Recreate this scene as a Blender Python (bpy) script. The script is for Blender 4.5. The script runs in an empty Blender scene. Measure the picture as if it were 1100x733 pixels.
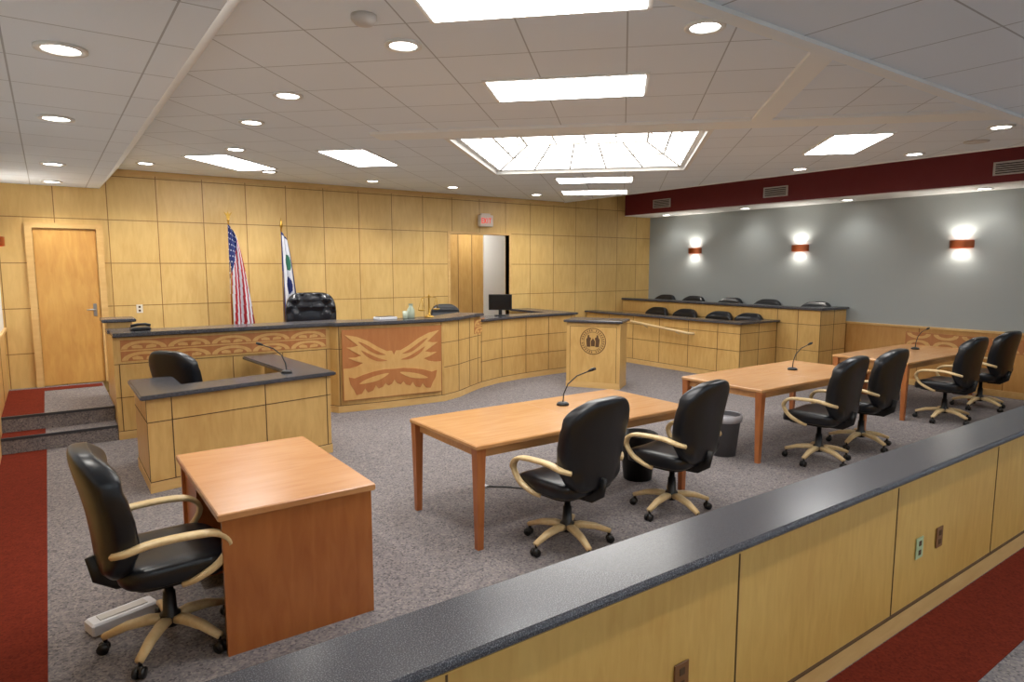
import bpy, bmesh, math, random
from mathutils import Vector, Matrix
random.seed(4)
S=bpy.context.scene
try:
    S.view_settings.view_transform='Standard'; S.view_settings.look='None'
    S.view_settings.exposure=1.05
except Exception: pass
COL=S.collection
# ------------------------------------------------------------ materials
def srgb(r,g,b):
    f=lambda c:(c/255/12.92) if c/255<=.04045 else ((c/255+.055)/1.055)**2.4
    return (f(r),f(g),f(b),1)
def newmat(n):
    m=bpy.data.materials.new(n);m.use_nodes=True
    nt=m.node_tree;return m,nt,nt.nodes['Principled BSDF']
def N(nt,t,**k):
    n=nt.nodes.new(t)
    for a,b in k.items():setattr(n,a,b)
    return n
def plain(n,c,rough=.5,metal=0,emit=0,spec=None,sample=True):
    m,nt,b=newmat(n);b.inputs['Base Color'].default_value=c;b.inputs['Roughness'].default_value=rough
    b.inputs['Metallic'].default_value=metal
    if spec is not None:b.inputs['Specular IOR Level'].default_value=spec
    if emit:
        b.inputs['Emission Color'].default_value=c;b.inputs['Emission Strength'].default_value=emit
        if not sample:
            try:m.cycles.emission_sampling='NONE'
            except Exception:pass
    else:
        tc=N(nt,'ShaderNodeTexCoord');no=N(nt,'ShaderNodeTexNoise');no.inputs['Scale'].default_value=9;nt.links.new(tc.outputs['Object'],no.inputs[0])
        mr=N(nt,'ShaderNodeMapRange');mr.inputs[3].default_value=rough*.85;mr.inputs[4].default_value=min(1,rough*1.15)
        nt.links.new(no.outputs[0],mr.inputs[0]);nt.links.new(mr.outputs[0],b.inputs['Roughness'])
    return m
def wood(n,c1,c2,rough=.38,scale=(3,3,.6),brick=None,axes='xz',var=.12):
    m,nt,b=newmat(n);L=nt.links
    tc=N(nt,'ShaderNodeTexCoord');mp=N(nt,'ShaderNodeMapping');mp.inputs['Scale'].default_value=scale
    L.new(tc.outputs['Object'],mp.inputs[0])
    no=N(nt,'ShaderNodeTexNoise');no.inputs['Scale'].default_value=6;no.inputs['Detail'].default_value=4;no.inputs['Distortion'].default_value=.6
    L.new(mp.outputs[0],no.inputs[0])
    no2=N(nt,'ShaderNodeTexNoise');no2.inputs['Scale'].default_value=1.3;no2.inputs['Detail'].default_value=2
    L.new(tc.outputs['Object'],no2.inputs[0])
    ad=N(nt,'ShaderNodeMath',operation='ADD');L.new(no.outputs[0],ad.inputs[0]);L.new(no2.outputs[0],ad.inputs[1])
    mr=N(nt,'ShaderNodeMapRange');mr.inputs[1].default_value=.7;mr.inputs[2].default_value=1.3
    L.new(ad.outputs[0],mr.inputs[0])
    mx=N(nt,'ShaderNodeMix',data_type='RGBA');mx.inputs[6].default_value=c1;mx.inputs[7].default_value=c2
    L.new(mr.outputs[0],mx.inputs[0]);out=mx.outputs[2]
    if brick:
        w,h,ox,oz=brick
        sp=N(nt,'ShaderNodeSeparateXYZ');L.new(tc.outputs['Object'],sp.inputs[0])
        cb=N(nt,'ShaderNodeCombineXYZ')
        a1=N(nt,'ShaderNodeMath',operation='ADD');a1.inputs[1].default_value=ox+100*w
        a2=N(nt,'ShaderNodeMath',operation='ADD');a2.inputs[1].default_value=oz+10*h
        L.new(sp.outputs[0 if axes[0]=='x' else 1],a1.inputs[0]);L.new(sp.outputs[2],a2.inputs[0])
        L.new(a1.outputs[0],cb.inputs[0]);L.new(a2.outputs[0],cb.inputs[1])
        br=N(nt,'ShaderNodeTexBrick');br.offset=0;br.squash=1
        br.inputs['Color1'].default_value=(1,1,1,1);v=1-var;br.inputs['Color2'].default_value=(v,v,v*.97,1)
        br.inputs['Mortar'].default_value=(.36,.27,.17,1)
        br.inputs['Scale'].default_value=1;br.inputs['Mortar Size'].default_value=.0055;br.inputs['Mortar Smooth'].default_value=0
        br.inputs['Brick Width'].default_value=w;br.inputs['Row Height'].default_value=h
        L.new(cb.outputs[0],br.inputs[0])
        m2=N(nt,'ShaderNodeMix',data_type='RGBA',blend_type='MULTIPLY');m2.inputs[0].default_value=1
        L.new(out,m2.inputs[6]);L.new(br.outputs[0],m2.inputs[7]);out=m2.outputs[2]
    L.new(out,b.inputs['Base Color']);b.inputs['Roughness'].default_value=rough
    return m
def carpet(n,cols,rough=.95,sc=70):
    m,nt,b=newmat(n);L=nt.links
    tc=N(nt,'ShaderNodeTexCoord');vo=N(nt,'ShaderNodeTexVoronoi');vo.inputs['Scale'].default_value=sc
    L.new(tc.outputs['Object'],vo.inputs['Vector'])
    sp=N(nt,'ShaderNodeSeparateColor');L.new(vo.outputs['Color'],sp.inputs[0])
    cr=N(nt,'ShaderNodeValToRGB');cr.color_ramp.interpolation='LINEAR'
    e=cr.color_ramp.elements
    while len(e)<len(cols):e.new(.5)
    for i,c in enumerate(cols):e[i].position=i/(len(cols)-1);e[i].color=c
    L.new(sp.outputs[0],cr.inputs[0])
    no=N(nt,'ShaderNodeTexNoise');no.inputs['Scale'].default_value=14;no.inputs['Detail'].default_value=3;L.new(tc.outputs['Object'],no.inputs[0])
    mr=N(nt,'ShaderNodeMapRange');mr.inputs[1].default_value=.3;mr.inputs[2].default_value=.7;mr.inputs[3].default_value=.9;mr.inputs[4].default_value=1.08;L.new(no.outputs[0],mr.inputs[0])
    mx=N(nt,'ShaderNodeMix',data_type='RGBA',blend_type='MULTIPLY');mx.inputs[0].default_value=1
    L.new(cr.outputs[0],mx.inputs[6]);L.new(mr.outputs[0],mx.inputs[7])
    L.new(mx.outputs[2],b.inputs['Base Color']);b.inputs['Roughness'].default_value=rough;b.inputs['Specular IOR Level'].default_value=.1
    return m
def tile(n,c,rot,w=.61,ox=0,oy=0):
    m,nt,b=newmat(n);L=nt.links
    tc=N(nt,'ShaderNodeTexCoord');mp=N(nt,'ShaderNodeMapping');mp.inputs['Rotation'].default_value=(0,0,rot);mp.inputs['Location'].default_value=(50*w+ox,50*w+oy,0)
    L.new(tc.outputs['Object'],mp.inputs[0])
    br=N(nt,'ShaderNodeTexBrick');br.offset=0;br.squash=1
    d=[x*.97 for x in c[:3]]+[1]
    br.inputs['Color1'].default_value=c;br.inputs['Color2'].default_value=d
    br.inputs['Mortar'].default_value=[x*.55 for x in c[:3]]+[1]
    br.inputs['Scale'].default_value=1;br.inputs['Mortar Size'].default_value=.005;br.inputs['Mortar Smooth'].default_value=.1
    br.inputs['Brick Width'].default_value=w;br.inputs['Row Height'].default_value=w
    L.new(mp.outputs[0],br.inputs[0]);L.new(br.outputs[0],b.inputs['Base Color'])
    b.inputs['Roughness'].default_value=.9
    return m
def speck(n,c,c2,rough=.22):
    m,nt,b=newmat(n);L=nt.links
    tc=N(nt,'ShaderNodeTexCoord');no=N(nt,'ShaderNodeTexNoise');no.inputs['Scale'].default_value=260;no.inputs['Detail'].default_value=1
    L.new(tc.outputs['Object'],no.inputs[0])
    cr=N(nt,'ShaderNodeValToRGB');cr.color_ramp.elements[0].position=.5;cr.color_ramp.elements[0].color=c
    cr.color_ramp.elements[1].position=.74;cr.color_ramp.elements[1].color=c2
    L.new(no.outputs[0],cr.inputs[0]);L.new(cr.outputs[0],b.inputs['Base Color']);b.inputs['Roughness'].default_value=rough
    return m
M_back=wood('maple_wall_panels',srgb(220,186,120),srgb(204,166,100),.42,brick=(.612,.6,-.745,.4),var=.08)
M_maple=wood('maple_veneer',srgb(214,176,110),srgb(194,152,88),.36)
M_rail=wood('maple_rail_panel',srgb(214,174,98),srgb(198,152,78),.34,scale=(4,4,.7))
M_door=wood('maple_door',srgb(214,168,94),srgb(194,142,74),.35)
M_trimw=wood('maple_trim',srgb(220,184,122),srgb(204,162,100),.4,scale=(.6,3,3))
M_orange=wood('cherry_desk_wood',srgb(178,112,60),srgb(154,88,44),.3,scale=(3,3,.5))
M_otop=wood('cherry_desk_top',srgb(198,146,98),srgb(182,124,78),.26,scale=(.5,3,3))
M_table=wood('table_wood',srgb(206,158,108),srgb(192,138,86),.22,scale=(.5,4,3))
M_tleg=wood('table_leg_wood',srgb(180,112,62),srgb(154,88,46),.3)
M_terra=wood('terracotta_inlay',srgb(186,124,72),srgb(170,106,58),.45)
M_inlay=wood('pale_inlay',srgb(216,174,110),srgb(204,156,92),.4)
M_arm=wood('pale_beech',srgb(222,198,152),srgb(204,174,124),.35,scale=(5,5,5))
M_wains=wood('wainscot_wood',srgb(206,156,90),srgb(188,134,70),.4,brick=(1.2,2,0,0),axes='yz')
M_seam=plain('dark_joint',srgb(84,60,36),.8)  # dark brown of the panel joints and outlet slots
M_carpet=carpet('speckled_carpet',[srgb(90,86,88),srgb(120,115,117),srgb(128,122,122),srgb(146,138,134),srgb(106,102,106)],sc=85)
M_red=carpet('red_carpet',[srgb(92,32,20),srgb(112,42,27),srgb(102,37,23)],sc=90)
M_tile45=tile('ceiling_tile_diagonal',srgb(228,236,244),math.radians(45))
M_tile=tile('ceiling_tile',srgb(226,234,242),0,ox=.1)
M_white=plain('white_plaster',srgb(234,236,234),.85)
M_greyw=plain('grey_fabric_wall',srgb(160,166,166),.95)
M_maroon=plain('maroon_paint',srgb(106,18,24),.6)
M_lam=speck('dark_laminate',srgb(56,56,62),srgb(120,120,126),.24)
M_leather=plain('black_leather',srgb(14,17,24),.33)
M_leather2=plain('tufted_black_leather',srgb(20,22,30),.26)
M_black=plain('black_plastic',srgb(15,15,17),.4)
M_dgrey=plain('dark_grey_plastic',srgb(56,58,64),.4)
M_bin=plain('grey_bin',srgb(92,92,96),.5)
M_liner=plain('bin_liner',srgb(190,190,196),.5)
M_chrome=plain('brushed_steel',srgb(180,180,180),.3,1)
M_brass=plain('brass',srgb(190,150,70),.3,1)
M_copper=plain('copper',srgb(176,100,66),.35,1)
M_frame=plain('fixture_trim_white',srgb(225,225,222),.5)
M_munt=plain('skylight_muntin',srgb(120,112,98),.6)
M_emitp=plain('luminous_diffuser',(1,.99,.975,1),.5,emit=8.5)
M_fillcool=plain('cool_fill_diffuser',(.78,.9,1,1),.5,emit=9)  # bluish emitter for the added fill panels over the gallery
M_emits=plain('skylight_glass',(1,.985,.94,1),.5,emit=2.8)
M_emitd=plain('downlight_lens',(1,.97,.9,1),.5,emit=8,sample=False)
M_emitc=plain('sconce_lamp',(1,.95,.85,1),.5,emit=12,sample=False)
M_exit=plain('exit_sign_face',srgb(216,204,190),.5)
M_exitr=plain('exit_letter_red',srgb(215,40,30),.5,emit=.5,sample=False)
M_vent=plain('vent_metal',srgb(190,186,182),.5)
M_ventd=plain('vent_dark',srgb(50,40,40),.7)
M_plate=plain('switch_plate',srgb(222,216,200),.4)
M_ggreen=plain('pale_green_plate',srgb(170,184,144),.4)
M_brownp=plain('brown_plate',srgb(120,80,45),.4)
M_fred=plain('flag_red',srgb(160,26,38),.8)
M_fwhite=plain('flag_white',srgb(204,206,214),.8)
M_fblue=plain('flag_blue',srgb(30,44,104),.8)
M_fgreen=plain('flag_green',srgb(50,110,90),.8)
M_screen=plain('screen_glass',srgb(12,14,18),.15)
M_glass=plain('clear_bottle',srgb(170,180,160),.1)
M_seal=plain('seal_engraving',srgb(88,60,34),.7)
M_paper=plain('white_paper',srgb(215,215,220),.7)
# ------------------------------------------------------------ builder
class B:
    def __init__(s):
        s.v=[];s.f=[];s.m=[];s.s=[];s.mats=[];s.M=Matrix()
    def mi(s,m):
        if m not in s.mats:s.mats.append(m)
        return s.mats.index(m)
    def add(s,vs,fs,mat,smooth=False):
        o=len(s.v)
        s.v+= [tuple(s.M@Vector(v)) for v in vs]
        k=s.mi(mat)
        for f in fs:
            s.f.append([i+o for i in f]);s.m.append(k);s.s.append(smooth)
    def box(s,x0,x1,y0,y1,z0,z1,mat):
        vs=[(x,y,z) for z in(z0,z1) for y in(y0,y1) for x in(x0,x1)]
        s.add(vs,[(0,2,3,1),(4,5,7,6),(0,1,5,4),(2,6,7,3),(0,4,6,2),(1,3,7,5)],mat)
    def rbox(s,x0,x1,y0,y1,z0,z1,mat,r=.01):
        c=lambda x0,x1,y0,y1,r:[(x0+r,y0),(x1-r,y0),(x1,y0+r),(x1,y1-r),(x1-r,y1),(x0+r,y1),(x0,y1-r),(x0,y0+r)]
        rings=[(z0,r),(z0+r,0),(z1-r,0),(z1,r)]
        vs=[]
        for z,i in rings:
            vs+=[(x,y,z) for x,y in c(x0+i,x1-i,y0+i,y1-i,r)]
        fs=[]
        for k in range(3):
            for j in range(8):fs.append((k*8+j,k*8+(j+1)%8,(k+1)*8+(j+1)%8,(k+1)*8+j))
        fs.append(tuple(range(7,-1,-1)));fs.append(tuple(range(24,32)))
        s.add(vs,fs,mat)
    def prism(s,poly,z0,z1,mat):
        n=len(poly)
        vs=[(x,y,z0) for x,y in poly]+[(x,y,z1) for x,y in poly]
        fs=[tuple(range(n-1,-1,-1)),tuple(range(n,2*n))]+[(i,(i+1)%n,n+(i+1)%n,n+i) for i in range(n)]
        s.add(vs,fs,mat)
    def plate(s,poly,o,ux,uz,nrm,t,mat):
        o=Vector(o);ux=Vector(ux);uz=Vector(uz);nrm=Vector(nrm);n=len(poly)
        a=[o+ux*p[0]+uz*p[1] for p in poly];b=[q+nrm*t for q in a]
        s.add(a+b,[tuple(range(n-1,-1,-1)),tuple(range(n,2*n))]+[(i,(i+1)%n,n+(i+1)%n,n+i) for i in range(n)],mat)
    def cyl(s,p0,p1,r0,r1,mat,n=16,smooth=True):
        s.sweep([p0,p1],[(r0,r0),(r1,r1)],mat,n,smooth)
    def sweep(s,path,rad,mat,n=10,smooth=True,ref=(0,0,1),sq=1.0,cap=True):
        P=[Vector(p) for p in path]
        if isinstance(rad,(int,float)):rad=(rad,rad)
        if isinstance(rad,tuple):rad=[rad]*len(P)
        vs=[];ref=Vector(ref)
        for i,p in enumerate(P):
            t=(P[min(i+1,len(P)-1)]-P[max(i-1,0)]).normalized()
            a=ref.cross(t)
            if a.length<1e-3:a=Vector((1,0,0)).cross(t)
            if a.length<1e-3:a=Vector((0,1,0)).cross(t)
            a.normalize();b=t.cross(a).normalized()
            for j in range(n):
                th=2*math.pi*(j+.5)/n;c,q=math.cos(th),math.sin(th)
                c=math.copysign(abs(c)**sq,c);q=math.copysign(abs(q)**sq,q)
                vs.append(p+a*c*rad[i][0]+b*q*rad[i][1])
        fs=[]
        for i in range(len(P)-1):
            for j in range(n):fs.append((i*n+j,i*n+(j+1)%n,(i+1)*n+(j+1)%n,(i+1)*n+j))
        if cap:
            fs.append(tuple(range(n-1,-1,-1)));fs.append(tuple(range((len(P)-1)*n,len(P)*n)))
        s.add(vs,fs,mat,smooth)
    def lathe(s,prof,c,mat,n=20,smooth=True):
        vs=[];c=Vector(c)
        for r,z in prof:
            for j in range(n):
                th=2*math.pi*j/n;vs.append((c.x+r*math.cos(th),c.y+r*math.sin(th),c.z+z))
        fs=[]
        for i in range(len(prof)-1):
            for j in range(n):fs.append((i*n+j,i*n+(j+1)%n,(i+1)*n+(j+1)%n,(i+1)*n+j))
        fs.append(tuple(range(n-1,-1,-1)));fs.append(tuple(range((len(prof)-1)*n,len(prof)*n)))
        s.add(vs,fs,mat,smooth)
    def puff(s,c,sz,mat,e=.45,fn=None,nu=24,nv=16):
        c=Vector(c);vs=[];sg=lambda x,p:math.copysign(abs(x)**p,x)
        for i in range(nv+1):
            ph=-math.pi/2+math.pi*i/nv
            for j in range(nu):
                th=2*math.pi*j/nu
                v=Vector((sg(math.cos(ph),e)*sg(math.cos(th),e)*sz[0]/2,sg(math.cos(ph),e)*sg(math.sin(th),e)*sz[1]/2,sg(math.sin(ph),e)*sz[2]/2))
                if fn:v=fn(v)
                vs.append(c+v)
        fs=[]
        for i in range(nv):
            for j in range(nu):fs.append((i*nu+j,i*nu+(j+1)%nu,(i+1)*nu+(j+1)%nu,(i+1)*nu+j))
        s.add(vs,fs,mat,True)
    def mesh(s,name):
        me=bpy.data.meshes.new(name);me.from_pydata(s.v,[],s.f)
        for m in s.mats:me.materials.append(m)
        me.polygons.foreach_set('material_index',s.m);me.polygons.foreach_set('use_smooth',s.s)
        bm=bmesh.new();bm.from_mesh(me)
        bmesh.ops.remove_doubles(bm,verts=bm.verts,dist=1e-6)
        bmesh.ops.recalc_face_normals(bm,faces=bm.faces);bm.to_mesh(me);bm.free();me.update()
        return me
    def build(s,name,loc=(0,0,0),rz=0,parent=None):
        return inst(s.mesh(name),name,loc,rz,parent)
def inst(me,name,loc=(0,0,0),rz=0,parent=None,sc=1):
    o=bpy.data.objects.new(name,me);COL.objects.link(o);o.location=loc;o.rotation_euler=(0,0,rz);o.scale=(sc,sc,sc)
    if parent:o.parent=parent
    return o
def offset(pts,d):
    out=[];P=[Vector(p) for p in pts]
    for i,p in enumerate(P):
        ns=[]
        if i>0:t=(p-P[i-1]).normalized();ns.append(Vector((-t.y,t.x)))
        if i<len(P)-1:t=(P[i+1]-p).normalized();ns.append(Vector((-t.y,t.x)))
        n=sum(ns,Vector((0,0)))/len(ns);k=max(.4,n.length)
        out.append(tuple(p+n/(k*k)*d if len(ns)>1 else p+n*d))
    return out
def pathwall(b,pts,d0,d1,z0,z1,mat):
    a=offset(pts,d0);c=offset(pts,d1);n=len(pts);vs=[]
    for q in (a,c):
        for z in (z0,z1):vs+=[(x,y,z) for x,y in q]
    fs=[]
    for i in range(n-1):
        fs+=[(i,i+1,n+i+1,n+i),(2*n+i+1,2*n+i,3*n+i,3*n+i+1),(n+i,n+i+1,3*n+i+1,3*n+i),(i+1,i,2*n+i,2*n+i+1)]
    fs+=[(0,n,3*n,2*n),(n-1,3*n-1,4*n-1,2*n-1)]
    b.add(vs,fs,mat)
def along(pts,s):
    P=[Vector(p) for p in pts]
    for i in range(len(P)-1):
        l=(P[i+1]-P[i]).length
        if s<=l or i==len(P)-2:
            t=(P[i+1]-P[i]).normalized();return P[i]+t*min(s,l),t
        s-=l
def vseam(b,pts,s,z0,z1,mat=None,w=.004):
    p,t=along(pts,s);n=Vector((t.y,-t.x))
    b.plate([(-w,z0),(w,z0),(w,z1),(-w,z1)],(p.x,p.y,0),(t.x,t.y,0),(0,0,1),(n.x,n.y,0),.003,mat or M_seam)
def hseam(b,pts,z,w=.0035):
    pathwall(b,pts,-.003,.002,z-w,z+w,M_seam)
def rounded_top(b,pts,front,back,z0,z1,mat,r=.012):
    pathwall(b,pts,-front,back,z0+r*.6,z1-r*.6,mat)
    pathwall(b,pts,-front+r,back-r,z1-r*.6,z1,mat)
    pathwall(b,pts,-front+r,back-r,z0,z0+r*.6,mat)
# ------------------------------------------------------------ room shell
XL,XR,YB,YF=-.5,11.6,10.74,-3.0
b=B();b.box(XL-.1,XR+.1,YF-.1,13.0,-.1,0,M_carpet);b.build('floor')
b=B();b.box(XL+.001,-.12,1.51,8.44,0,.006,M_red);b.build('red_carpet_runner')
b=B();b.box(XL+.001,-.12,8.48,8.74,.17,.174,M_red);b.build('red_carpet_runner')
b=B();b.box(XL+.001,-.12,8.78,10.6,.34,.344,M_red);b.box(-.12,.53,10.35,10.6,.34,.344,M_red);b.build('red_carpet_runner')
b=B();b.box(XL+.001,XR-.001,1.07,1.48,0,.006,M_red);b.build('red_carpet_runner')
b=B();b.box(XL,6.2,YB,YB+.12,0,3.7,M_back);b.box(7.56,XR,YB,YB+.12,0,3.7,M_back);b.box(6.2,7.56,YB,YB+.12,2.57,3.7,M_back);b.build('wall_back')
b=B();b.box(6.15,6.2,YB-.012,YB+.13,.34,2.61,M_trimw);b.box(7.56,7.61,YB-.012,YB+.13,.34,2.61,M_trimw);b.box(6.2,7.56,YB-.012,YB+.13,2.57,2.61,M_trimw);b.build('trim_1')
b=B();b.box(5.7,9.6,12.3,12.4,0,3.3,M_maple);b.box(7.95,8.7,12.26,12.3,.34,2.9,M_white);b.box(5.6,5.7,YB+.12,12.3,0,3.3,M_maple);b.box(9.6,9.7,YB+.12,12.3,0,3.3,M_white)
for k in range(6):b.box(5.9+k*.35,5.91+k*.35,12.295,12.3,.34,2.9,M_seam)
b.build('wall_corridor')
b=B();b.box(5.6,9.7,YB+.12,12.4,.0,.34,M_carpet);b.build('floor_corridor')
b=B();b.box(5.6,9.7,YB+.12,12.4,3.0,3.1,M_white);b.build('ceiling_corridor')
b=B();b.box(7.2,7.8,11.3,11.9,2.985,3.0,M_emitp);b.build('corridor_light_panel')
b=B();b.box(.9,9.0,YB-.015,YB,3.235,3.3,M_trimw);b.build('trim_2')
b=B();b.box(XL-.1,XL,YF,YB+.1,0,1.15,M_maple);b.box(XL-.1,XL,YF,YB+.1,1.15,3.4,M_white);b.box(XL,XL+.03,YF,YB,1.12,1.16,M_trimw)
for k in range(10):b.box(XL,XL+.003,k*1.2,k*1.2+.006,0,1.12,M_seam)
b.build('wall_left')
b=B();b.box(XR,XR+.1,YF,YB+.1,0,.98,M_wains);b.box(XR,XR+.1,YF,YB+.1,.98,3.7,M_greyw);b.box(XR-.025,XR,YF,YB,.95,.985,M_trimw)
b.box(XR-.012,XR,YF,YB,0,.1,M_trimw)
b.box(XR-.008,XR,1.8,5.0,.66,.88,M_terra)
for k in range(8):
    for zz,sg in((.675,1),(.865,-1)):
        pts=[(.18*math.cos(a),.085*math.sin(a)*sg) for a in [math.pi-j*math.pi/10 for j in range(11)]]
        inner=[(.11*math.cos(a),.045*math.sin(a)*sg) for a in [j*math.pi/10 for j in range(11)]]
        b.plate(pts+inner,(XR-.008,2.0+k*.4,zz),(0,1,0),(0,0,1),(-1,0,0),.004,M_inlay)
b.build('wall_right')
b=B();b.box(XL-.1,XR+.1,YF-.1,YF,0,3.4,M_white);b.build('wall_front')
zc=3.3;x0,x1,y0,y1=.9,9.0,1.87,YB
cx,cy,hd=5.45,6.18,1.874
b=B()
V=[(x0,y0,zc),(x1,y0,zc),(x1,y1,zc),(x0,y1,zc),(cx-hd,cy,zc),(cx,cy-hd,zc),(cx+hd,cy,zc),(cx,cy+hd,zc)]
b.add(V,[(0,1,5),(1,2,6),(2,3,7),(3,0,4),(0,5,4),(1,6,5),(2,7,6),(3,4,7)],M_tile45)
b.build('ceiling')
b=B();b.box(XL,.67,YF,YB,3.02,3.05,M_tile);b.build('ceiling_side_aisle')
b=B();b.add([(.67,1.87,3.02),(.67,YB,3.02),(.9,YB,3.3),(.9,1.87,3.3)],[(0,1,2,3)],M_white);b.build('trim_3')
b=B();b.box(.67,XR,YF,1.80,3.02,3.06,M_tile);b.box(.67,XR,1.80,1.88,3.0,3.7,M_white);b.build('ceiling_gallery')
b=B();b.box(9.0,10.8,1.87,YB,3.6,3.65,M_tile);b.box(8.97,9.0,1.87,YB,3.29,3.6,M_white);b.build('ceiling_jury_side')
b=B();b.box(10.77,XR,1.88,YB,3.1,3.66,M_maroon);b.box(10.775,XR,1.88,YB,3.085,3.1,M_white)
b.build('wall_soffit')
def band(b,u0,u1,v0,v1,z0,z1,mat):
    r=math.sqrt(.5);q=[]
    for u,v in((u0,v0),(u1,v0),(u1,v1),(u0,v1)):q.append(((u+v)*r,(u-v)*r))
    b.prism(q,z0,z1,mat)
b=B();r2=math.sqrt(2)
band(b,9.08/r2,9.55/r2,-3.6/r2,4.9/r2,3.275,3.3,M_white)
band(b,6.2/r2,9.08/r2,1.6/r2,1.85/r2,3.275,3.3,M_white)
b.build('trim_4')
b=B()
def sq(u,z,r=math.sqrt(.5)):
    c=[]
    for a,bb in((-u,-u),(u,-u),(u,u),(-u,u)):c.append((cx+(a+bb)*r,cy+(a-bb)*r,z))
    return c
H=1.325
q0=sq(H,3.3);q1=sq(H,3.34);q2=sq(H-.06,3.34);q3=sq(.8,3.60)
fs=[(i,(i+1)%4,4+(i+1)%4,4+i) for i in range(4)]
b.add(q0+q1,fs,M_frame);b.add(q1+q2,fs,M_frame)
b.add(q2+q3,fs,M_emits);b.add(q3,[(0,1,2,3)],M_emits)
def bar(b,p,q,r=.013,mat=M_munt):b.sweep([p,q],r,mat,4,False)
L2=[Vector(p) for p in q2];L3=[Vector(p) for p in q3]
for i in range(4):
    a,c=L2[i],L2[(i+1)%4];d,e=L3[i],L3[(i+1)%4]
    bar(b,a,d,.018);bar(b,d,e,.018)
    for k in range(1,5):bar(b,a.lerp(c,k/5),d.lerp(e,k/5))
    bar(b,a.lerp(d,.5),c.lerp(e,.5))
for k in range(1,4):
    bar(b,L3[0].lerp(L3[1],k/4),L3[3].lerp(L3[2],k/4));bar(b,L3[0].lerp(L3[3],k/4),L3[1].lerp(L3[2],k/4))
b.build('skylight')
b=B()
for i in range(4):
    o=sq(H+.05,3.29);n=sq(H,3.29);o2=sq(H+.05,3.301)
    j=(i+1)%4
    b.add([o[i],o[j],n[j],n[i]],[(0,1,2,3)],M_frame);b.add([o[i],o[j],o2[j],o2[i]],[(0,1,2,3)],M_frame)
    n2=sq(H,3.301);b.add([n[i],n[j],n2[j],n2[i]],[(0,1,2,3)],M_frame)
b.build('trim_5')
def panel(x,y,ang,l=1.2,w=.6,z=3.3,em=None):
    b=B();b.box(-l/2,l/2,-w/2,w/2,-.012,.0,M_frame);b.box(-l/2+.03,l/2-.03,-w/2+.03,w/2-.03,-.016,-.011,em or M_emitp)
    return b.build('ceiling_light_panel',(x,y,z),ang)
d2=-math.pi/4;d1=math.pi/4
for x,y,a in((3.31,3.93,d2),(2.04,2.71,d2),(7.29,3.9,d1),(3.28,7.88,d1),(2.07,9.18,d1),(7.05,7.7,d2),(8.2,8.95,d2)):panel(x,y,a)
for x in(.8,4.0,7.2,10.4):panel(x,-1.6,0,z=3.02,em=M_fillcool)  # unseen panels added behind the camera as cool fill, mirrored in the counter
dm=B();dm.lathe([(.115,0),(.115,-.012),(.085,-.012),(.085,-.002)],(0,0,0),M_frame,24);dm.lathe([(.083,-.004),(.083,-.006)],(0,0,0),M_emitd,24)
dme=dm.mesh('recessed_downlight')
def down(x,y,z=3.3,e=26):
    o=inst(dme,'recessed_downlight',(x,y,z))
    if e:
        l=bpy.data.lights.new('lamp','SPOT');l.energy=e;l.spot_size=math.radians(130);l.spot_blend=.8;l.shadow_soft_size=.08;l.color=(1,.96,.89)
        lo=bpy.data.objects.new('lamp',l);COL.objects.link(lo);lo.parent=o;lo.location=(0,0,-.03)
for x,y in((1.87,3.78),(3.12,2.51),(1.65,5.38),(1.66,6.55),(1.87,8.13),(7.63,2.56),(8.6,3.75),(8.6,5.22)):down(x,y)
for x,y in((2.68,9.75),(1.15,9.9),(4.3,9.85),(5.73,9.8),(7.6,9.9)):down(x,y,e=38)
for x,y in((.13,4.02),(.13,5.87),(.13,8.44),(.13,10.2),(1.6,.6),(3.6,.6),(6,.6)):down(x,y,3.02)  # last three, above the gallery, are unseen lamps added to light the rail
for y in(9.9,7.9,5.9,3.9,2.4):down(11.2,y,3.085,9 if y>3 else 0)
b=B();b.lathe([(.07,0),(.07,-.02),(.05,-.045),(.02,-.05)],(0,0,0),M_vent,20);b.build('smoke_detector',(1.49,3.48,3.3))
b=B();b.lathe([(.12,0),(.12,-.01),(.1,-.012)],(0,0,0),M_vent,24);b.build('ceiling_speaker',(8.3,3.0,3.3))
for y in(9.65,6.98,3.42):
    b=B();b.box(-.015,0,-.24,.24,-.09,.09,M_vent)
    for k in range(5):b.box(-.02,-.014,-.21,.21,-.07+k*.03,-.055+k*.03,M_ventd)
    b.build('air_vent',(10.77,y,3.29))
def sconce(x,y,z,nx,e=7):
    b=B();n=14;r=.12
    prof=[(math.cos(a)*r,math.sin(a)*r*1.4) for a in [-math.pi/2+math.pi*j/n for j in range(n+1)]]
    vs=[(nx*abs(px),py,-.055) for px,py in prof]+[(nx*abs(px),py,.055) for px,py in prof]
    b.add(vs,[(j,j+1,n+1+j+1,n+1+j) for j in range(n)],M_copper,True)
    vs=[(nx*abs(px)*.9,py*.9,0) for px,py in prof];b.add(vs,[tuple(range(n+1))],M_emitc)
    b.box(min(0,nx*.01),max(0,nx*.01),-.16,.16,-.06,.06,M_copper)
    o=b.build('wall_sconce',(x,y,z))
    for s in(1,-1):
        l=bpy.data.lights.new('lamp','SPOT');l.energy=e if s>0 else e*.6;l.spot_size=math.radians(150);l.spot_blend=.7;l.shadow_soft_size=.03;l.color=(1,.94,.84)
        lo=bpy.data.objects.new('lamp',l);COL.objects.link(lo);lo.parent=o;lo.location=(nx*.07,0,s*.07)
        if s>0:lo.rotation_euler=(math.pi,0,0)
for y in(9.4,6.95,4.28):sconce(XR,y,2.3,-1)
sconce(XL,9.9,2.25,1,4)
b=B();b.box(-.2,-.12,-.05,0,0,2.19,M_trimw);b.box(.59,.67,-.05,0,0,2.19,M_trimw);b.box(-.12,.59,-.05,0,2.12,2.19,M_trimw)
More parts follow.
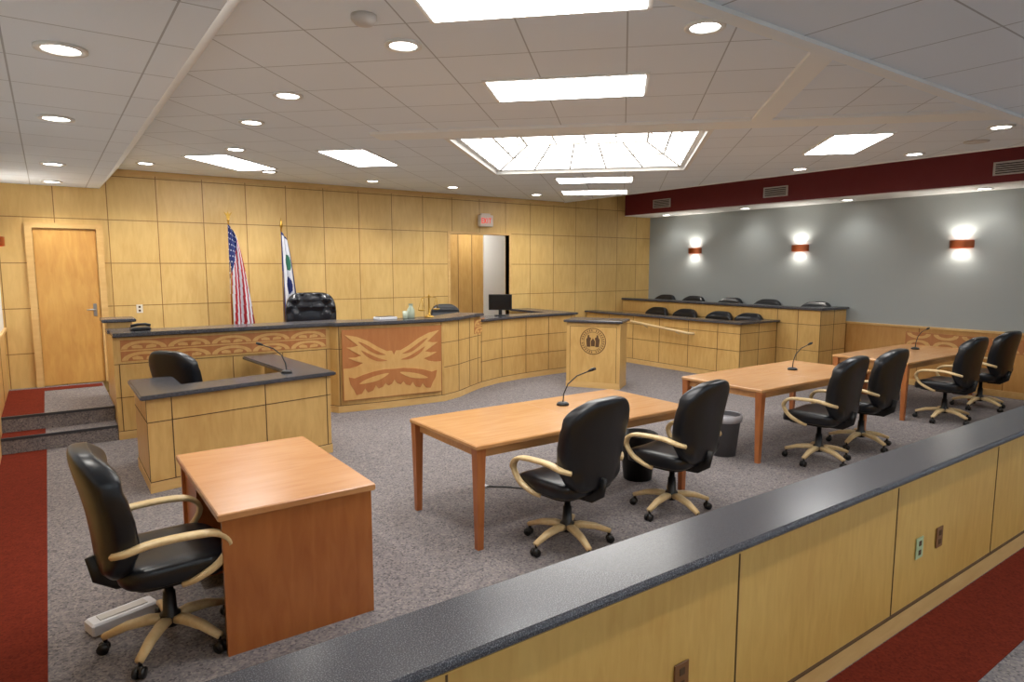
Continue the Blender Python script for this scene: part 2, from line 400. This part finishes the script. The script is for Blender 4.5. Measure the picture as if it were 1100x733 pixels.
b.box(-.115,.585,-.02,0,.01,2.115,M_door)
b.box(.50,.54,-.028,-.02,.93,1.10,M_chrome);b.cyl((.52,-.02,1.02),(.52,-.07,1.02),.012,.012,M_chrome);b.cyl((.53,-.07,1.02),(.42,-.075,1.02),.011,.009,M_chrome)
b.build('door_1',(0,YB-.001,.342))
b=B();b.box(XL+.001,.545,8.45,8.75,0,.17,M_carpet);b.box(XL+.001,.545,8.75,YB-.002,0,.34,M_carpet)
b.box(XL+.001,.545,8.445,8.475,.145,.173,M_dgrey);b.box(XL+.001,.545,8.745,8.775,.315,.343,M_dgrey);b.build('carpeted_steps')
def outlet(x,y,z,mat,name='outlet_plate'):
    b=B();b.rbox(-.04,.04,-.006,0,-.06,.06,mat,.002);b.box(-.014,.014,-.008,-.005,.012,.04,M_seam);b.box(-.014,.014,-.008,-.005,-.04,-.012,M_seam);b.build(name,(x,y,z))
outlet(1.06,YB,1.35,M_plate,'light_switch')
# ------------------------------------------------------------ gallery rail
b=B();b.box(-.1,XR-.001,1.50,1.66,0,.86,M_rail);b.box(-.1,XR-.001,1.488,1.5,0,.11,M_trimw);b.box(-.1,XR-.001,1.485,1.5,.108,.113,M_seam)
for k in range(-1,8):
    x=2.18+1.34*k;b.box(x-.0035,x+.0035,1.497,1.501,.11,.86,M_seam);b.box(x-.0035,x+.0035,1.659,1.663,.0,.86,M_seam)
b.box(-.1,XR-.001,1.47,1.69,.835,.86,M_rail)
r=.014
prof=[(1.43,.86+r),(1.43,.90-r),(1.43+r*.4,.90-r*.3),(1.43+r,.90),(1.73-r,.90),(1.73-r*.4,.90-r*.3),(1.73,.90-r),(1.73,.86+r),(1.73-r,.86),(1.43+r,.86)]
n=len(prof);vs=[(x,y,z) for x in(-.1,XR-.001) for y,z in prof]
b.add(vs,[(j,(j+1)%n,n+(j+1)%n,n+j) for j in range(n)]+[tuple(range(n)),tuple(range(2*n-1,n-1,-1))],M_lam)
b.build('gallery_rail')
outlet(3.80,1.497,.42,M_ggreen);outlet(4.05,1.497,.42,M_brownp);outlet(1.84,1.497,.42,M_brownp)
# ------------------------------------------------------------ judge bench
P=[(.55,8.45),(3.02,8.45),(3.08,8.34),(3.8,8.24),(4.62,8.2),(4.95,8.34),(5.3,8.58),(5.62,8.78)]
b=B();pathwall(b,P,0,.1,0,1.16,M_maple);rounded_top(b,P,.06,.42,1.17,1.215,M_lam)
pathwall(b,P,0.01,.09,1.16,1.17,M_seam)
pathwall(b,P,-.008,0,0,.09,M_trimw)
hseam(b,P,.095);hseam(b,P,.86)
for s in(.05,.65,1.25,1.85,2.42,2.62,4.1,4.5,4.9,5.2):vseam(b,P,s,.1,.86)
for s in(2.62,4.1,4.5,4.9,5.2):vseam(b,P,s,.86,1.16)
hseam(b,[(4.62,8.2),(4.95,8.34),(5.3,8.58),(5.62,8.78)],.5);hseam(b,P[:2],.48)
b.box(.553,.65,8.56,9.6,0,1.16,M_maple);b.box(.53,.85,8.9,9.2,1.17,1.21,M_lam)
b.box(.551,.82,9.2,9.55,0,1.28,M_maple);b.rbox(.50,.86,9.16,9.6,1.28,1.32,M_lam,.008)
def frieze(b,o,ux,n,W,z0,z1,step):
    o=Vector(o);ux=Vector(ux);h=(z1-z0)
    b.plate([(0,z0),(W,z0),(W,z1),(0,z1)],o,ux,(0,0,1),n,.004,M_terra)
    o=o+Vector(n)*.004
    b.plate([(0,z0+h*.47),(W,z0+h*.47),(W,z0+h*.53),(0,z0+h*.53)],o,ux,(0,0,1),n,.003,M_inlay)
    x=step/2
    while x<W-step*.3:
        for zb,hh in((z0+h*.03,h*.4),(z0+h*.57,h*.38)):
            out=[(x+step*.49*math.cos(a),zb+hh*math.sin(a)) for a in [math.pi-j*math.pi/12 for j in range(13)]]
            inn=[(x+step*.36*math.cos(a),zb+hh*.66*math.sin(a)) for a in [j*math.pi/12 for j in range(13)]]
            b.plate(out+inn,o,ux,(0,0,1),n,.003,M_inlay)
            for d in(-1,1):
                b.plate([(x+d*step*.03,zb),(x+d*step*.25,zb+hh*.08),(x+d*step*.27,zb+hh*.34),(x+d*step*.17,zb+hh*.5),(x+d*step*.05,zb+hh*.36)][::d],o,ux,(0,0,1),n,.003,M_inlay)
        x+=step
frieze(b,(.62,8.45,0),(1,0,0),(0,-1,0),2.35,.89,1.13,.47)
pt,t=along(P,5.07);t3=Vector((t.x,t.y,0));frieze(b,(pt.x,pt.y,0),t3,(t.y,-t.x,0),.38,.9,1.13,.38)
def curve(pts,n=5):
    P_=[Vector(p) for p in pts];out=[];m=len(P_)
    for i in range(m):
        p0,p1,p2,p3=P_[(i-1)%m],P_[i],P_[(i+1)%m],P_[(i+2)%m]
        for k in range(n):
            t=k/n;out.append(tuple(.5*((2*p1)+(p2-p0)*t+(2*p0-5*p1+4*p2-p3)*t*t+(3*p1-p0-3*p2+p3)*t**3)))
    return out
o=Vector((3.13,8.327,0));e=Vector((4.56,8.203,0));ux=(e-o).normalized();nn=Vector((ux.y,-ux.x,0));Wd=(e-o).length
o=o+nn*.03
b.plate([(0,.16),(Wd,.16),(Wd,1.12),(0,1.12)],o,ux,(0,0,1),nn,.012,M_terra)
o=o+nn*.012;mid=Wd/2
def mir(pts,mat,base=o,tt=.005):
    for sg in(1,-1):
        q=[(mid+sg*x,z) for x,z in pts]
        if sg<0:q=q[::-1]
        b.plate(q,base,ux,(0,0,1),nn,tt,mat)
# pale lower field
mir([(0,.17),(Wd/2-.01,.17),(Wd/2-.01,.60),(0,.60)],M_inlay,o,.003)
# pale spread upper wing with a toothed trailing edge
mir([(.0,.60),(.0,.74),(.03,.80),(.10,.80),(.22,.86),(.36,.95),(.52,1.02),(.68,1.05),(.60,.98),(.50,.90),(.58,.88),(.66,.88),(.56,.82),(.46,.76),(.54,.74),(.64,.74),(.54,.69),(.44,.66),(.52,.62),(.62,.60)],M_inlay,o,.006)
mir(curve([(.12,.75),(.24,.81),(.40,.91),(.50,.95),(.40,.86),(.26,.77)],4),M_terra,o+nn*.006,.003)
mir(curve([(.10,.67),(.22,.71),(.36,.78),(.46,.83),(.38,.74),(.24,.67)],4),M_terra,o+nn*.006,.003)
mir([(.0,.545),(.0,.40),(.04,.34),(.09,.32),(.13,.36),(.17,.31),(.23,.29),(.27,.34),(.31,.27),(.38,.25),(.42,.31),(.47,.24),(.54,.23),(.57,.30),(.62,.38),(.64,.48),(.56,.46),(.44,.50),(.3,.53),(.14,.55)],M_terra,o+nn*.003)
mir(curve([(.08,.49),(.22,.48),(.38,.44),(.50,.38),(.38,.38),(.22,.41)],4),M_inlay,o+nn*.008,.003)
b.build('judge_bench')
Q=[(5.625,8.785),(6.1,8.98),(6.67,9.10),(7.3,9.16),(7.95,9.18),(7.95,10.70)]
b=B();pathwall(b,Q,0,.1,0,1.06,M_maple);rounded_top(b,Q,.05,.4,1.07,1.11,M_lam);pathwall(b,Q,0.01,.09,1.06,1.07,M_seam);pathwall(b,Q,-.008,0,0,.09,M_trimw)
for z in(.095,.42,.75):hseam(b,Q,z)
for s in(.02,.6,1.2,1.75,2.3):vseam(b,Q,s,.1,1.06)
b.build('clerk_counter')
pl=offset(P,.13)+offset(Q[1:5],.13)
pl[0]=(.68,8.6)
b=B();b.prism(pl+[(7.8,10.72),(.68,10.72)],0,.34,M_carpet);b.build('judge_platform')
# ------------------------------------------------------------ witness stand
W=[(.62,7.2),(.62,6.25),(2.34,6.58),(2.22,8.34)]
b=B();pathwall(b,W,0,.08,0,.82,M_maple);rounded_top(b,W,.05,.34,.825,.865,M_lam);pathwall(b,W,-.008,0,0,.09,M_trimw)
hseam(b,W,.095);hseam(b,W,.62)
for s in(.93,1.15,2.0,2.66,3.6):vseam(b,W,s,.1,.82)
b.prism([(.9,6.6),(2.0,6.82),(1.98,7.25),(.9,7.05)],.68,.71,M_lam)
b.box(.71,.95,6.5,7.0,.0,.68,M_maple)
b.build('witness_stand')
# ------------------------------------------------------------ jury box
J=[(9.62,10.70),(9.62,6.80),(10.70,6.80)]
b=B();pathwall(b,J,0,.1,0,.96,M_maple);rounded_top(b,J,.07,.28,.965,1.0,M_lam);pathwall(b,J,-.008,0,0,.09,M_trimw)
for z in(.095,.5,.8):hseam(b,J,z)
for s in(.7,1.4,2.1,2.8,3.45,3.93,4.45):vseam(b,J,s,.1,.96)
J2=[(10.72,10.70),(10.72,6.0),(11.57,6.0)]
pathwall(b,J2,0,.08,0,1.2,M_maple);rounded_top(b,J2,.05,.2,1.205,1.245,M_lam)
for z in(.5,.95):hseam(b,J2,z)
for s in(3.9,4.3,4.72,5.15):vseam(b,J2,s,.1,1.2)
b.build('jury_box')
b=B();b.box(10.81,11.57,6.1,10.70,0,.22,M_carpet);b.build('jury_platform')
b=B();b.sweep([(9.55,9.3,.86),(9.5,9.2,.86),(9.5,7.8,.74),(9.55,7.7,.74)],.024,M_arm,10)
for y,z in((8.9,.82),(8.1,.755)):b.cyl((9.5,y,z-.01),(9.61,y,z-.06),.008,.008,M_chrome,8)
b.build('handrail')
# ------------------------------------------------------------ lectern
a=Vector((6.84,8.09));c=Vector((7.32,7.35));ang=math.atan2(c.y-a.y,c.x-a.x);w=(c-a).length
b=B()
b.box(0,w,.0,.5,.0,1.05,M_maple);b.box(-.004,w+.004,-.006,.5,0,.09,M_trimw)
b.rbox(-.04,w+.04,-.05,.55,1.06,1.10,M_lam,.008);b.box(.01,w-.01,.01,.49,1.05,1.06,M_seam)
for x in(.06,w-.06):b.box(x-.003,x+.003,-.002,.001,.1,1.0,M_seam)
b.box(.06,w-.06,-.002,.001,.995,1.0,M_seam)
R=.215;C=(w/2,0,.76)
def ring(r0,r1,t=.004,n=40,mat=M_seal):
    p=[(r1*math.cos(2*math.pi*j/n),r1*math.sin(2*math.pi*j/n)) for j in range(n)];q=[(r0*math.cos(2*math.pi*j/n),r0*math.sin(2*math.pi*j/n)) for j in range(n)]
    vs=[(C[0]+x,-t,C[2]+z) for x,z in p+q];b.add(vs,[(j,(j+1)%n,n+(j+1)%n,n+j) for j in range(n)],mat)
ring(.203,R);ring(.145,.152)
for j in range(30):
    an=2*math.pi*j/30
    if j%8==7:continue
    x,z=.176*math.cos(an),.176*math.sin(an)
    b.plate([(-.007,-.014),(.007,-.014),(.007,.014),(-.007,.014)],(C[0]+x,0,C[2]+z),(math.sin(an),0,-math.cos(an)),(math.cos(an),0,math.sin(an)),(0,-1,0),.004,M_seal)
for sg in(-1,1):
    q=[(sg*.10,-.09),(sg*.04,-.09),(sg*.045,0),(sg*.03,.05),(sg*.06,.07),(sg*.06,.1),(sg*.085,.1),(sg*.09,.06),(sg*.11,.03)]
    b.plate(q if sg<0 else q[::-1],C,(1,0,0),(0,0,1),(0,-1,0),.004,M_seal)
b.plate([(-.03,-.08),(.03,-.08),(.035,0),(0,.05),(-.035,0)],C,(1,0,0),(0,0,1),(0,-1,0),.004,M_seal)
b.build('lectern',(a.x,a.y,0),ang)
# ------------------------------------------------------------ clerk desk foreground
b=B();b.rbox(.60,1.42,3.31,4.57,.71,.75,M_otop,.006)
b.box(.62,1.40,3.33,3.36,0,.71,M_orange);b.box(.62,1.40,4.52,4.55,0,.71,M_orange);b.box(1.37,1.40,3.36,4.52,.05,.71,M_orange)
b.box(.95,.97,3.36,4.52,.62,.71,M_orange);b.box(.64,.66,4.14,4.52,.08,.71,M_orange);b.box(.66,1.36,4.14,4.16,.08,.71,M_orange)
b.build('wooden_desk')
def table(name,x0,x1,y0,y1):
    b=B();b.rbox(x0,x1,y0,y1,.715,.75,M_table,.008)
    i=.05;b.box(x0+i,x1-i,y0+i,y0+i+.02,.65,.715,M_table);b.box(x0+i,x1-i,y1-i-.02,y1-i,.65,.715,M_table)
    b.box(x0+i,x0+i+.02,y0+i,y1-i,.65,.715,M_table);b.box(x1-i-.02,x1-i,y0+i,y1-i,.65,.715,M_table)
    for x in(x0+.045,x1-.045):
        for y in(y0+.045,y1-.045):
            vs=[]
            for z,h in((0,.022),(.45,.03),(.715,.036)):
                vs+=[(x-h,y-h,z),(x+h,y-h,z),(x+h,y+h,z),(x-h,y+h,z)]
            fs=[(k*4+j,k*4+(j+1)%4,k*4+4+(j+1)%4,k*4+4+j) for k in range(2) for j in range(4)]+[(3,2,1,0),(8,9,10,11)]
            b.add(vs,fs,M_tleg)
    b.box((x0+x1)/2-.0015,(x0+x1)/2+.0015,y0+.01,y1-.01,.7495,.7502,M_tleg)
    return b.build(name)
table('counsel_table',2.28,4.48,3.62,4.62);table('counsel_table',5.63,7.8,3.70,4.70);table('counsel_table',8.75,10.95,3.72,4.7)
# ------------------------------------------------------------ office chair
def chairmesh(name):
    b=B()
    for k in range(5):
        an=math.pi/2+2*math.pi*k/5+.3;c,s=math.cos(an),math.sin(an)
        p=lambda r,z:(r*c,r*s,z)
        b.sweep([p(.03,.135),p(.10,.14),p(.2,.125),p(.31,.085)],[(.028,.022),(.029,.024),(.026,.021),(.02,.015)],M_arm,10,sq=.6)
        b.cyl(p(.30,.09),p(.30,.055),.01,.01,M_black,8)
        t=Vector((-s,c,0))
        for q in(-1,1):
            m=Vector(p(.31,.028))+t*.016*q;b.cyl(m-t*.009,m+t*.009,.028,.028,M_black,14)
        b.puff(p(.305,.046),(.035,.035,.03),M_black,.8,nu=10,nv=6)
    b.lathe([(.045,.10),(.05,.12),(.05,.16),(.035,.175),(.03,.28),(.022,.28),(.022,.40)],(0,0,0),M_black,16)
    b.rbox(-.09,.09,-.13,.12,.385,.42,M_black,.01)
    def sf(v):
        v.z+=-.02*(1-(v.x/.27)**2)*(1 if v.z>0 else 0)
        if v.y>.12:v.z-=(v.y-.12)**2*1.6
        return v
    b.puff((0,.03,.475),(.55,.54,.14),M_leather,.45,sf,32,14)
    b.puff((0,.03,.415),(.46,.44,.05),M_black,.4,None,24,8)
    def bf(v):
        k=(v.z+.32)/.64
        wd=.80+.22*math.sin(min(1,k)*math.pi*.75)
        if k>.82:wd-= (k-.82)*.8
        v.x*=wd
        v.y-=.10*k-.03*math.sin(k*math.pi)
        v.y+=.5*(v.x**2)
        if v.y>-.05:v.y+=.010*math.cos(k*math.pi*7)
        return v
    b.puff((0,-.24,.78),(.60,.15,.64),M_leather,.48,bf,40,32)
    b.sweep([(0,-.08,.40),(0,-.22,.405),(0,-.29,.45),(0,-.31,.56)],[(.045,.012)]*4,M_black,8,sq=.6,ref=(1,0,0))
    for q in(-1,1):
        x=.295*q
        path=[(.25*q,-.26,.63),(x,-.22,.645),(x+.005*q,-.10,.665),(x+.012*q,.06,.665),(x+.012*q,.17,.65),(x+.01*q,.225,.605),(x+.005*q,.225,.55),(x,.17,.48),(x-.02*q,.08,.43),(x-.06*q,.03,.405)]
        pp=[];V_=[Vector(p) for p in path]
        for i in range(len(V_)-1):
            p0,p1,p2,p3=V_[max(i-1,0)],V_[i],V_[i+1],V_[min(i+2,len(V_)-1)]
            for k in range(4):
                t=k/4;pp.append(.5*((2*p1)+(p2-p0)*t+(2*p0-5*p1+4*p2-p3)*t*t+(3*p1-p0-3*p2+p3)*t**3))
        pp.append(V_[-1]);n=len(pp)
        rad=[(.03 if .1<i/n<.6 else .022,.015) for i in range(n)]
        P_=pp;vs=[];m=10
        for i,p in enumerate(P_):
            t=(P_[min(i+1,n-1)]-P_[max(i-1,0)]).normalized();a=Vector((1,0,0));bb=t.cross(a)
            if bb.length<.2:bb=Vector((0,0,1))
            bb.normalize();a=bb.cross(t).normalized()
            for j in range(m):
                th=2*math.pi*(j+.5)/m;cc,ss=math.cos(th),math.sin(th)
                cc=math.copysign(abs(cc)**.6,cc);ss=math.copysign(abs(ss)**.6,ss)
                vs.append(p+a*cc*rad[i][0]+bb*ss*rad[i][1])
        fs=[(i*m+j,i*m+(j+1)%m,(i+1)*m+(j+1)%m,(i+1)*m+j) for i in range(n-1) for j in range(m)]+[tuple(range(m)),tuple(range((n-1)*m,n*m))]
        b.add(vs,fs,M_arm,True)
    return b.mesh(name)
CH=chairmesh('office_chair')
for x,y,r in((2.88,3.38,.12),(3.97,3.38,.16),(6.24,3.44,.1),(7.16,3.48,.05),(9.22,3.46,.0),(10.46,3.5,-.05)):
    inst(CH,'office_chair',(x,y,0),r)
inst(CH,'office_chair',(.41,3.65,0),-math.pi/2+.05)
inst(CH,'witness_chair',(1.22,7.6,0),-math.pi/2+.6,sc=1.0)
inst(CH,'clerk_chair',(5.72,10.0,.34),math.pi-.3,sc=.86)
for y in(9.48,8.73,7.9,7.25):
    inst(CH,'jury_chair',(10.25,y,0),math.pi/2)
for y in(10.1,9.3,8.35,7.5,6.5):
    inst(CH,'jury_chair',(11.19,y,.22),math.pi/2)
b=B()
def tf(v):
    k=(v.z+.4)/.8
    v.x*=.92+.12*math.sin(min(1,k)*math.pi*.8)
    if v.y<0:
        gx=v.x/.11;gz=v.z/.11
        v.y+=-.04*(.5-.5*math.cos(2*math.pi*(gx+gz)/2))*(.5-.5*math.cos(2*math.pi*(gx-gz)/2))+.012
    v.y-=abs(v.x)**2*.5
    return v
b.puff((0,.18,.80),(.70,.20,.86),M_leather2,.45,tf,80,70)
for i in range(-2,3):
    for j in range(-3,4):
        xx=i*.11+(.055 if j%2 else 0)
        if abs(xx)<.28:b.puff((xx,.088-xx*xx*.5,.80+j*.11),(.022,.014,.022),M_dgrey,1,nu=8,nv=6)
b.puff((0,-.06,.46),(.60,.55,.16),M_leather2,.45)
for q in(-1,1):
    b.puff((.33*q,-.03,.60),(.09,.46,.20),M_leather2,.5)
for k in range(5):
    an=2*math.pi*k/5;b.sweep([(.03*math.cos(an),.03*math.sin(an),.12),(.3*math.cos(an),.3*math.sin(an),.07)],[(.025,.02),(.018,.014)],M_black,8);b.puff((.3*math.cos(an),.3*math.sin(an),.03),(.055,.055,.06),M_black,1,nu=10,nv=8)
b.cyl((0,0,.1),(0,0,.4),.03,.03,M_black)
b.build('judge_chair',(3.15,9.55,.34),-.3)
# ------------------------------------------------------------ flags
def flag(name,x,y,kind,ztop):
    b=B();z0=.34
    b.lathe([(.17,0),(.17,.015),(.12,.04),(.04,.06),(.02,.10)],(0,0,0),M_brass,24)
    b.cyl((0,0,.05),(0,0,ztop-z0-.16),.013,.013,M_brass,10)
    if kind=='us':
        b.puff((0,0,ztop-z0-.15),(.04,.04,.04),M_brass,1,nu=12,nv=8)
        b.plate([(-.03,.0),(.03,.0),(.02,.03),(.06,.10),(.015,.07),(0,.12),(-.015,.07),(-.06,.10),(-.02,.03)],(0,0,ztop-z0-.13),(1,0,0),(0,0,1),(0,1,0),.012,M_brass)
    else:
        b.lathe([(.012,0),(.028,.03),(.02,.07),(.002,.16)],(0,0,ztop-z0-.16),M_brass,10)
    nu,nv=40,70;H=1.5;zt=ztop-z0-.2
    vs=[]
    for i in range(nv+1):
        t=i/nv;wid=.09+(.24 if kind=='us' else .16)*t**.7
        for j in range(nu+1):
            s=j/nu
            xx=s*wid-.02; fold=.045*math.sin(s*4.5*math.pi+t*1.2)*(.4+.6*t)
            drop=H*t*(1-.10*s*(1-t))+.22*s*(1-t)*.6
            vs.append((xx,-.02+fold-.02,zt-drop))
    cells={}
    for i in range(nv):
        for j in range(nu):
            t=(i+.5)/nv;s=(j+.5)/nu
            if kind=='us':
                if t+.55*s<.55:
                    m=M_fwhite if (i%4==1 and (j+ (i//4%2)*3)%6<2) else M_fblue
                else:m=M_fred if int((s*.9+t*.25)*11)%2==0 else M_fwhite
            else:
                if s<.16 or s>.90 or t<.03 or t>.95:m=M_fblue
                elif ((t-.30)/.09)**2+((s-.55)/.25)**2<1:m=M_fgreen
                elif ((t-.55)/.09)**2+((s-.5)/.22)**2<1:m=M_fblue
                elif t>.7 and abs(s-.5-.12*math.sin(t*20))<.07:m=M_fblue
                else:m=M_fwhite
            cells.setdefault(m.name,(m,[]))[1].append((i*(nu+1)+j,i*(nu+1)+j+1,(i+1)*(nu+1)+j+1,(i+1)*(nu+1)+j))
    for m,fs in cells.values():b.add(vs,fs,m,True)
    return b.build(name,(x,y,z0))
flag('us_flag',2.22,10.3,'us',2.78);flag('state_flag',2.98,10.3,'st',2.70)
# ------------------------------------------------------------ small things
b=B();b.rbox(-.15,.15,-.045,.045,-.11,.11,M_exit,.008);b.box(-.1,.1,-.02,.02,.1,.14,M_exit)
def seg(x,z,w,h):b.box(x,x+w,-.048,-.044,z,z+h,M_exitr)
lx=-.115
seg(lx,-.05,.012,.1)
for z in(-.05,-.006,.038):seg(lx,z,.045,.012)
for d in(-1,1):b.plate([(-.025*d-.007,-.05),(-.025*d+.007,-.05),(.025*d+.007,.05),(.025*d-.007,.05)],(-.035,-.044,0),(1,0,0),(0,0,1),(0,-1,0),.004,M_exitr)
seg(.015,-.05,.012,.1);seg(.045,.038,.06,.012);seg(.069,-.05,.012,.1)
b.build('exit_sign',(6.97,YB-.05,2.83))
def mic(x,y,z,ang,name='gooseneck_microphone'):
    b=B();b.lathe([(.055,0),(.055,.012),(.04,.025),(.012,.03)],(0,0,0),M_black,16)
    pts=[(0,0,.02),(.01,0,.10),(.05,0,.18),(.14,0,.245),(.27,0,.28)]
    b.sweep(pts,.0055,M_black,8);b.sweep([(.26,0,.278),(.30,0,.29),(.335,0,.297)],[(.008,.008),(.015,.015),(.012,.012)],M_black,10)
    b.build(name,(x,y,z),ang)
mic(3.60,4.3,.751,-.15);mic(7.05,4.25,.751,-.1);mic(10.3,4.3,.751,-.1);mic(1.95,6.75,.866,2.3)
def bin_(name,x,y,mat,liner):
    b=B();n=24;prof=[(.13,0),(.17,.40),(.18,.405),(.18,.425),(.165,.425),(.125,.02)]
    b.lathe(prof,(0,0,0),mat,n)
    if liner:b.lathe([(.178,.36),(.186,.40),(.184,.43),(.168,.432),(.165,.38)],(0,0,0),M_liner,n)
    b.build(name,(x,y,0))
bin_('waste_bin',5.66,4.15,M_bin,True);bin_('waste_bin',4.36,4.12,M_black,False)
b=B();b.rbox(-.05,.05,-.05,.05,0,.012,M_paper,.003);b.build('floor_outlet_cover',(3.04,4.75,0))
b=B();b.sweep([(3.05,4.72,.008),(3.2,4.6,.008),(3.35,4.42,.008),(3.6,4.35,.008),(3.9,4.5,.008)],.006,M_black,6);b.build('microphone_cable')
b=B();b.rbox(-.2,.2,-.02,.02,.10,.37,M_black,.006);b.box(-.185,.185,-.022,-.019,.115,.355,M_screen);b.box(-.03,.03,-.01,.03,.01,.14,M_black);b.rbox(-.1,.1,-.07,.09,0,.015,M_black,.004)
b.build('computer_monitor',(6.32,9.24,1.111),-.6)
b=B();b.lathe([(.07,0),(.07,.015),(.03,.03),(.012,.05),(.01,.3),(.018,.31),(.004,.34)],(0,0,0),M_brass,16)
b.sweep([(-.15,0,.28),(-.07,0,.30),(0,0,.29),(.07,0,.30),(.15,0,.28)],.006,M_brass,8)
for q in(-1,1):
    b.lathe([(.055,.0),(.05,-.012),(.03,-.02),(.005,-.022)],(.15*q,0,.12),M_brass,16)
    for k in range(3):
        an=2*math.pi*k/3;b.cyl((.15*q,0,.28),(.15*q+.052*math.cos(an),.052*math.sin(an),.12),.003,.003,M_brass,5)
b.build('scales_of_justice',(4.52,8.45,1.216),.3)
b=B();b.lathe([(.05,0),(.055,.01),(.055,.12),(.03,.16),(.03,.2),(.036,.205)],(0,0,0),M_glass,20);b.build('water_carafe',(4.25,8.5,1.216))
b=B();b.lathe([(.03,0),(.035,.01),(.037,.11),(.033,.11),(.03,.015)],(0,0,0),M_glass,16);b.build('drinking_glass',(4.12,8.42,1.216))
b=B();b.rbox(-.14,.14,-.09,.09,0,.035,M_paper,.004);b.box(-.12,.12,-.07,.07,.034,.04,M_dgrey);b.build('document_stack',(3.85,8.5,1.216),.1)
b=B();b.rbox(-.10,.10,-.12,.12,0,.04,M_black,.01);b.sweep([(-.1,-.05,.055),(-.03,-.05,.07),(.05,-.05,.07),(.1,-.05,.055)],.016,M_black,10);b.build('desk_telephone',(.85,8.68,1.216))
b=B();b.rbox(-.17,.17,-.06,.06,0,.07,M_paper,.01);b.box(-.12,.12,-.03,.03,.07,.075,M_vent);b.build('power_box',(.22,4.02,0),.3)
# camera
cd=bpy.data.cameras.new('camera');cam=bpy.data.objects.new('camera',cd);COL.objects.link(cam)
cam.location=(0,0,1.95);cam.rotation_euler=(math.radians(83.5),0,math.radians(-35.4))
cd.sensor_width=36;cd.lens=700/1100*36;cd.clip_start=.02
S.camera=cam
w=bpy.data.worlds.new('world');S.world=w;w.use_nodes=True;w.node_tree.nodes['Background'].inputs[0].default_value=(.5,.5,.5,1);w.node_tree.nodes['Background'].inputs[1].default_value=.3
